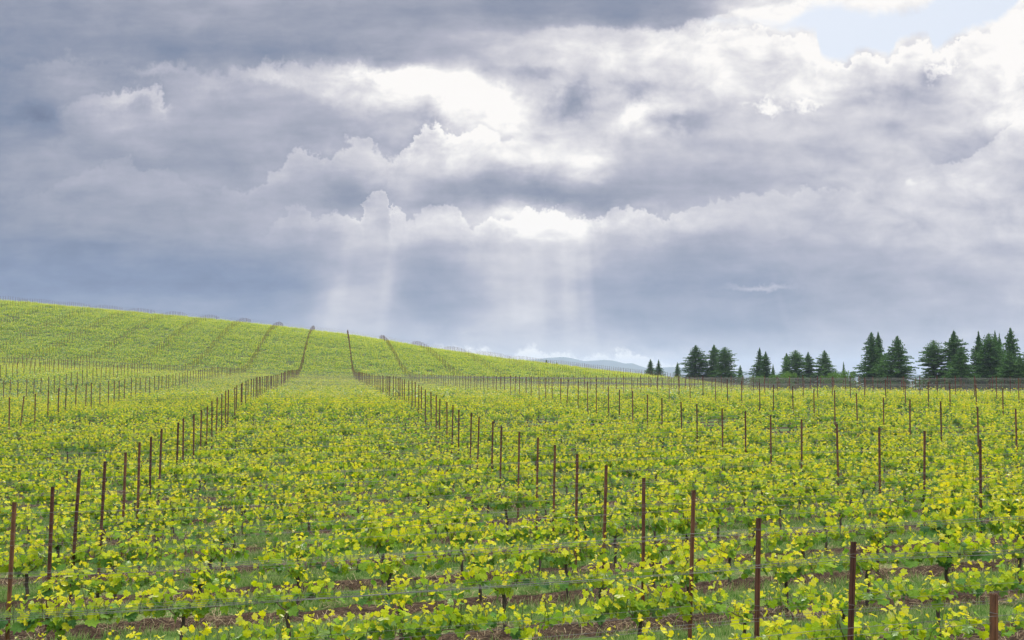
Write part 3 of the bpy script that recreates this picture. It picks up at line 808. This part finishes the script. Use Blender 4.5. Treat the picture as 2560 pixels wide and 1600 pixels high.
tag(mobj('distant_trellis_posts', g.mesh('distant_trellis_posts', [RUST])), 'hundreds of rusty posts marching over the far ridge and hillside', 'posts', kind='stuff')

# ------------------------------------------------------------------ wires
HTS = [(2.27, .03, 'front wire of the top pair'), (2.24, -.03, 'rear wire of the top pair'), (1.80, .035, 'front wire of the middle pair'), (1.77, -.035, 'rear wire of the middle pair'),
       (1.34, .035, 'front wire of the lower pair'), (1.31, -.035, 'rear wire of the lower pair'), (.76, 0., 'lowest wire carrying the canes')]
def wire_path(n, c0, c1, h, off, r, sub_):
    P = []
    hs = r.normal(0, .025); 
    for c in range(c0, c1):
        for k in range(sub_):
            a = 5.407+D*(c+k/sub_); x, Y = row_point(n, a)
            u = k/sub_; sag = 4*u*(1-u)*r.uniform(.01, .05) if sub_ > 2 else (.03 if k else 0)
            P.append((x+off*math.sin(ROW_ANG), Y-off*math.cos(ROW_ANG), float(ground(x, Y))+h+hs-sag+(r.normal(0, .02) if k == 0 else 0)))
    return np.array(P)
count = 0; gw = Geo()
r = np.random.default_rng(11)
for n, c0, c1 in wire_rows:
    Yc = S*(3.78+n)
    if Yc < 8: continue
    for h, off, nm in (HTS if Yc < 215 else HTS[::3]):
        p = wire_path(n, c0, c1, h, off, r, 6 if Yc < 60 else 2)
        if len(p) < 2: continue
        if count < 294 and Yc > 6:
            g = Geo(); g.tube(p, .0019, 4, 0, 0, False)
            o = mobj('trellis_wire', g.mesh('trellis_wire', [WIRE], True))
            tag(o, 'thin grey steel %s, %s row from the front' % (nm, ordinal(n+1)), 'wire', 'trellis wires'); count += 1
        else: gw.tube(p, .0020 if Yc < 130 else .0010, 3, 0, 0, False)
tag(mobj('distant_trellis_wires', gw.mesh('distant_trellis_wires', [WIRE], True)), 'fine grey wires strung along the far rows up the hill', 'wires', kind='stuff')

# ------------------------------------------------------------------ grass in the alleys, straw on the tilled strips
def grass_material():
    m = material('grass_blade'); g = G(m)
    geo = g.n('ShaderNodeNewGeometry'); at = g.n('ShaderNodeAttribute', {'attribute_name': 'age'}).outputs['Fac']
    f = g.math('ADD', g.math('MULTIPLY', geo.outputs['Random Per Island'], .7), g.math('MULTIPLY', at, .3))
    col = g.ramp(f, [(0, (.055, .15, .03)), (.5, (.16, .31, .07)), (.8, (.33, .42, .16)), (1, (.48, .44, .26))])
    d = g.n('ShaderNodeBsdfDiffuse', None, Color=col); t = g.n('ShaderNodeBsdfTranslucent', None, Color=col)
    g.out(g.n('ShaderNodeMixShader', None, i0=.35, i1=d.outputs[0], i2=t.outputs[0]).outputs[0]); return m
def straw_material():
    m = material('dry_straw'); g = G(m); geo = g.n('ShaderNodeNewGeometry')
    col = g.ramp(geo.outputs['Random Per Island'], [(0, (.06, .04, .025)), (.5, (.22, .16, .10)), (1, (.45, .37, .24))])
    g.out(g.n('ShaderNodeBsdfDiffuse', None, Color=col).outputs[0]); return m
GRASS, STRAW = grass_material(), straw_material()
def tuft(seed):
    R = np.random.default_rng(seed); g = Geo()
    for _ in range(22):
        a = R.uniform(0, 6.28); b = np.array([R.normal(0, .07), R.normal(0, .07), -.01]); h = R.uniform(.07, .22)
        ln = np.array([math.cos(a), math.sin(a), 0])*R.uniform(.1, .6)*h; w = np.array([-math.sin(a+1), math.cos(a+1), 0])*R.uniform(.003, .006)
        m_ = b+ln*.35+np.array([0, 0, h*.6]); t_ = b+ln+np.array([0, 0, h])
        g.add([b-w, b+w, m_+w*.8, m_-w*.8, t_], [[0, 1, 2, 3]], [0, 0, .5, .5, 1]); g.add([m_-w*.8, m_+w*.8, t_], [[0, 1, 2]], 1.)
    return g.mesh('tuft', [GRASS])
def litter(seed):
    R = np.random.default_rng(seed); g = Geo()
    for _ in range(16):
        a = R.uniform(0, 6.28); c = np.array([R.normal(0, .12), R.normal(0, .12), R.uniform(.0, .05)]); l = R.uniform(.04, .14)
        d = np.array([math.cos(a), math.sin(a), R.normal(0, .25)])*l; w = np.array([-math.sin(a), math.cos(a), 0])*.0028
        g.add([c-d-w, c-d+w, c+d+w, c+d-w], [[0, 1, 2, 3]])
    return g.mesh('litter', [STRAW])
R = np.random.default_rng(21)
def scatter(n, y0, y1, test, dens_pow=1.):
    out = []
    while len(out) < n:
        Y = y0+(y1-y0)*R.random(40000)**dens_pow; x = (R.random(40000)*2-1)*(.5*Y+1.5)
        keep = R.random(40000) < (.5*Y+1.5)/(.5*y1+1.5)
        f = np.abs((row_phase(x, Y)+.5) % 1-.5)
        nz = np.array([mnoise.noise(Vector((a*.6, b*.6, 0))) for a, b in zip(x[keep], Y[keep])])
        k = test(f[keep], nz)
        out += list(zip(x[keep][k], Y[keep][k]))
    return np.array(out[:n])
def surf(x, Y):
    f = np.abs((row_phase(x, Y)+.5) % 1-.5); z = ground(x, Y)
    add_ = np.array([max(0., 1-ff/.26)*(.10*mnoise.noise(Vector((a*3.2, b*3.2, 0)))+.04) for a, b, ff in zip(x, Y, f)])
    return z+add_
P = scatter(30000, 7, 52, lambda f, nz: (f+nz*.12 > .22) & (R.random(len(f)) < .55+nz), .8)
instanced('grass', [tuft(s) for s in range(6)], np.stack([P[:, 0], P[:, 1], surf(P[:, 0], P[:, 1])], -1),
          np.stack([R.normal(0, .1, len(P)), R.normal(0, .1, len(P)), R.uniform(0, 6.28, len(P))], -1), R.uniform(.6, 1.25, (len(P), 1))*np.ones((1, 3)), R.integers(0, 6, len(P)),
          'short green grass growing in the alleys between the vine rows', 'grass')
P = scatter(5000, 7, 40, lambda f, nz: (f+nz*.15 < .30) & (R.random(len(f)) < .6-nz), .8)
instanced('straw', [litter(s) for s in range(5)], np.stack([P[:, 0], P[:, 1], surf(P[:, 0], P[:, 1])+.01], -1),
          np.stack([R.normal(0, .1, len(P)), R.normal(0, .1, len(P)), R.uniform(0, 6.28, len(P))], -1), R.uniform(.7, 1.3, (len(P), 1))*np.ones((1, 3)), R.integers(0, 5, len(P)),
          'dry mown straw lying on the brown tilled strips under the vines', 'straw')

# ------------------------------------------------------------------ conifers and leafy trees beyond the field
def needle_material(name, c0, c1):
    m = material(name); g = G(m); geo = g.n('ShaderNodeNewGeometry'); ob = g.n('ShaderNodeObjectInfo')
    f = g.math('ADD', g.math('MULTIPLY', geo.outputs['Random Per Island'], .75), g.math('MULTIPLY', ob.outputs['Random'], .25))
    col = g.ramp(f, [(0, c0), (1, c1)])
    d = g.n('ShaderNodeBsdfDiffuse', None, Color=col); t = g.n('ShaderNodeBsdfTranslucent', None, Color=col)
    g.out(g.n('ShaderNodeMixShader', None, i0=.2, i1=d.outputs[0], i2=t.outputs[0]).outputs[0]); return m
FIR = needle_material('fir_needles', (.034, .10, .034), (.135, .25, .07))
LEAFY = needle_material('broad_leaves', (.07, .17, .03), (.18, .30, .06))
BARK = bark_material('fir_bark', (.03, .022, .018), (.09, .07, .055), 6)
def conifer(seed, full=1.0, ex=.9, thin=.06):
    """unit-height fir: trunk and whorls of drooping, needle-clad branches"""
    R = np.random.default_rng(seed); H = 14.; tr = Geo(); n = 9; t = np.linspace(0, 1, n)
    tr.tube(np.stack([R.normal(0, .03, n).cumsum(), R.normal(0, .03, n).cumsum(), t*H*.995-.4], -1), np.linspace(.24, .015, n), 6, 0, 0)
    cr = Geo(); Rb = 3.1; z = .25
    V = []; sect = R.uniform(.72, 1.18, 4)
    while z < H-.12:
        u = z/H; rr = Rb*min(1, (1-u)*1.12)**ex*(1+.16*math.sin(u*9+seed))*(1-.25*math.exp(-u*9)*0+R.normal(0, .10))*full
        nb = int(R.integers(7, 10)) if u < .93 else 5
        a0 = R.uniform(0, 6.28)
        for b in range(nb):
            a = a0+b*6.283/nb+R.normal(0, .25); L = max(.03, rr*R.uniform(.5, 1.22)*sect[int(a*4/6.283) % 4])
            if R.random() < thin: L *= .35
            rise = R.uniform(.05, .4)*(.4+u); dr = R.uniform(.10, .28)*(1-u)
            m = max(3, int(L/.16)); s = np.linspace(.12, 1, m)
            o = np.array([math.cos(a), math.sin(a), 0]); sd = np.array([-math.sin(a), math.cos(a), 0])
            for q in s:
                c = o*L*q+np.array([0, 0, z+L*(rise*q-dr*q*q*2.2)+.0])
                wdt = .42*L*(1-q)*.6+.14*min(1, (1-u)*4)
                for _ in range(5):
                    p = c+sd*R.normal(0, wdt)*.6+np.array([0, 0, R.normal(0, .05)])
                    l = R.uniform(.16, .34)*(1-.45*u)*min(1, .3+(1-u)*4); ang = R.normal(0, .6)
                    d = o*math.cos(ang)*l+sd*math.sin(ang)*l+np.array([0, 0, R.uniform(-.16, .14)]); w = np.cross(d, R.normal(0, 1, 3)); w = w/np.linalg.norm(w)*R.uniform(.05, .10)*min(1, .4+(1-u)*4)
                    V += [p-w, p+w, p+d*.7+w*.8, p+d]
        z += R.uniform(.24, .36)*(1-.45*u)
    V = np.array(V); k = np.arange(len(V)//4)[:, None]*4+np.arange(4)
    cr.add(V, k)
    # leader and top shoots
    cr.tube(np.array([[0, 0, H-.6], [0, 0, H+.15]]), [.03, .012], 4)
    return tr.mesh('trunk', [BARK], True), cr.mesh('crown', [FIR])
CON = [conifer(s, f, e, t) for s, f, e, t in ((1, 1., .9, .06), (2, .92, 1.1, .2), (3, 1.08, .75, .05), (4, .85, 1., .28), (5, 1., .85, .12), (6, 1.1, .62, .1))]
def leafy(seed):
    R = np.random.default_rng(seed); tr = Geo()
    tr.tube([(0, 0, -.3), (.05, 0, 1.2), (0, .05, 2.6)], [.14, .11, .06], 6)
    for a in range(5): tr.tube([(0, 0, 1.1+.2*a), (.7*math.cos(a*1.3), .7*math.sin(a*1.3), 2+.2*a), (1.2*math.cos(a*1.3), 1.2*math.sin(a*1.3), 2.8+.2*a)], [.06, .04, .02], 5)
    cr = Geo(); V = []
    cl = [(R.normal(0, 1.0), R.normal(0, 1.0), R.uniform(1.0, 3.5), R.uniform(.5, .95)) for _ in range(16)]
    for cx, cy, cz, rad in cl:
        for _ in range(190):
            d = R.normal(0, 1, 3); d /= np.linalg.norm(d); p = np.array([cx, cy, cz])+d*rad*R.uniform(.6, 1.05)*np.array([1, 1, .8])
            a = R.normal(0, 1, 3); a /= np.linalg.norm(a); b = np.cross(a, R.normal(0, 1, 3)); b /= np.linalg.norm(b)
            s_ = R.uniform(.06, .12); V += [p-a*s_, p+b*s_*.7, p+a*s_, p-b*s_*.7]
    V = np.array(V); cr.add(V, np.arange(len(V)//4)[:, None]*4+np.arange(4))
    return tr.mesh('trunk', [BARK], True), cr.mesh('crown', [LEAFY])
LEA = [leafy(s) for s in (11, 12, 13)]
def tree(px, py, half, dist, kind, label, group=None, leafy_=False, base=None):
    """px, py: where the tip is seen; half: half width in the same units; dist: metres"""
    x = (px-1280)/FPX*dist; z0 = float(ground(x, dist)) if base is None else base
    H = (940-py)/FPX*dist-z0; w = half/FPX*dist*(1.38 if not leafy_ else 1.1)
    o = empty('leafy_tree' if leafy_ else 'fir_tree', (x, dist, z0), random.uniform(0, 6.28))
    ms = (LEA if leafy_ else CON)[kind]
    o.scale = (w/(2.0 if leafy_ else 3.0)*random.uniform(.95, 1.12), w/(2.0 if leafy_ else 3.0), H/(4.2 if leafy_ else 14.))
    mobj('trunk', ms[0], o); mobj('crown', ms[1], o)
    tag(o, label, 'tree', group)
FG = 'dark firs beyond the vineyard'
for a in [
 (1366, 899, 9, 330, 3, 'tiny fir tip behind the hill wires, left of two specks'), (1392, 904, 7, 330, 1, 'tiny fir tip behind the hill wires, right of two specks'),
 (1626, 898, 15, 300, 4, 'small bushy fir, leftmost of the trees against bright cloud'), (1646, 899, 13, 290, 3, 'small spiky fir with a thin top, second from the left'),
 (1693, 905, 13, 290, 1, 'short fir standing alone before the first tall group'),
 (1739, 863, 36, 270, 2, 'broad tall fir, left one of the group of three'), (1785, 861, 28, 268, 0, 'narrow tall fir in the middle of the group of three'),
 (1812, 867, 32, 262, 5, 'ragged fir on the right of the group of three'), (1850, 913, 13, 280, 4, 'very short fir alone between two groups'),
 (1899, 869, 25, 262, 3, 'slim fir, taller of the close pair right of the short one'), (1914, 878, 24, 258, 0, 'slim fir, shorter of the close pair'), (1932, 909, 11, 250, 1, 'small fir tucked against the close pair'),
 (1966, 883, 24, 255, 4, 'fir with a bent top, left of the round-crowned one'), (1989, 875, 34, 250, 5, 'fir with a broad rounded crown above green bushes'), (2020, 879, 26, 252, 0, 'pointed fir right of the round-crowned one'),
 (2061, 876, 32, 250, 2, 'open branched fir, last before the low green bushes'), (2089, 920, 9, 262, 1, 'tiny fir top behind the low green bushes'), (2108, 904, 12, 262, 3, 'small fir rising from the low green bushes'),
 (2179, 831, 44, 215, 4, 'big airy fir, left of the tall twin tops'), (2196, 830, 40, 218, 3, 'big airy fir, right of the tall twin tops'), (2244, 840, 44, 205, 2, 'dense broad cone-shaped fir beside the twin tops'),
 (2334, 850, 46, 208, 5, 'dense fir at the left end of the right-hand block'), (2385, 826, 50, 205, 0, 'tall dense fir, second in the right-hand block'), (2402, 866, 34, 196, 2, 'lower fir standing in front of the second tall one'),
 (2447, 828, 44, 208, 1, 'tall pointed fir in the middle of the right-hand block'), (2473, 833, 46, 200, 5, 'wide dark fir right of the middle one in the block'), (2488, 827, 30, 214, 3, 'thin fir top behind, first of a close pair'),
 (2499, 833, 28, 214, 1, 'thin fir top behind, second of a close pair'), (2527, 820, 44, 206, 4, 'tallest dark fir near the right edge'), (2523, 874, 36, 190, 2, 'lighter low fir in front of the tallest one'),
 (2549, 886, 34, 188, 0, 'lighter low fir at the very right edge'), (2572, 868, 30, 200, 5, 'dark fir cut off by the right edge of the view')]:
    tree(*a, group=FG)
for a in [(1938, 930, 22, 236, 0, 'light green leafy bush under the close fir pair'), (1964, 926, 22, 234, 1, 'light green leafy bush left of the round-crowned fir'), (2080, 927, 20, 232, 2, 'light green leafy bush right of the open fir'),
          (2100, 929, 18, 228, 0, 'light green leafy bush below the small fir'), (2122, 921, 24, 230, 1, 'tallest light green leafy bush beside the big airy fir'), (1890, 936, 18, 240, 2, 'low green bush at the foot of the slim pair')]:
    tree(*a, group='light green bushes between the firs', leafy_=True)

# ------------------------------------------------------------------ air
g = Geo()
X0, Y0, Z0, X1, Y1, Z1 = -6500, -45, -52, 6500, 8800, 130
v = [(x, y, z) for z in (Z0, Z1) for x, y in ((X0, Y0), (X1, Y0), (X1, Y1), (X0, Y1))]
g.add(v, [[0, 3, 2, 1], [4, 5, 6, 7], [0, 1, 5, 4], [1, 2, 6, 5], [2, 3, 7, 6], [3, 0, 4, 7]])
m = material('haze_air'); gg = G(m)
vol = gg.n('ShaderNodeVolumePrincipled', None, Color=(.62, .73, 1, 1), Density=.00015, Anisotropy=.2)
gg.out(None, vol.outputs[0])
tag(mobj('haze', g.mesh('haze', [m])), kind='stuff')
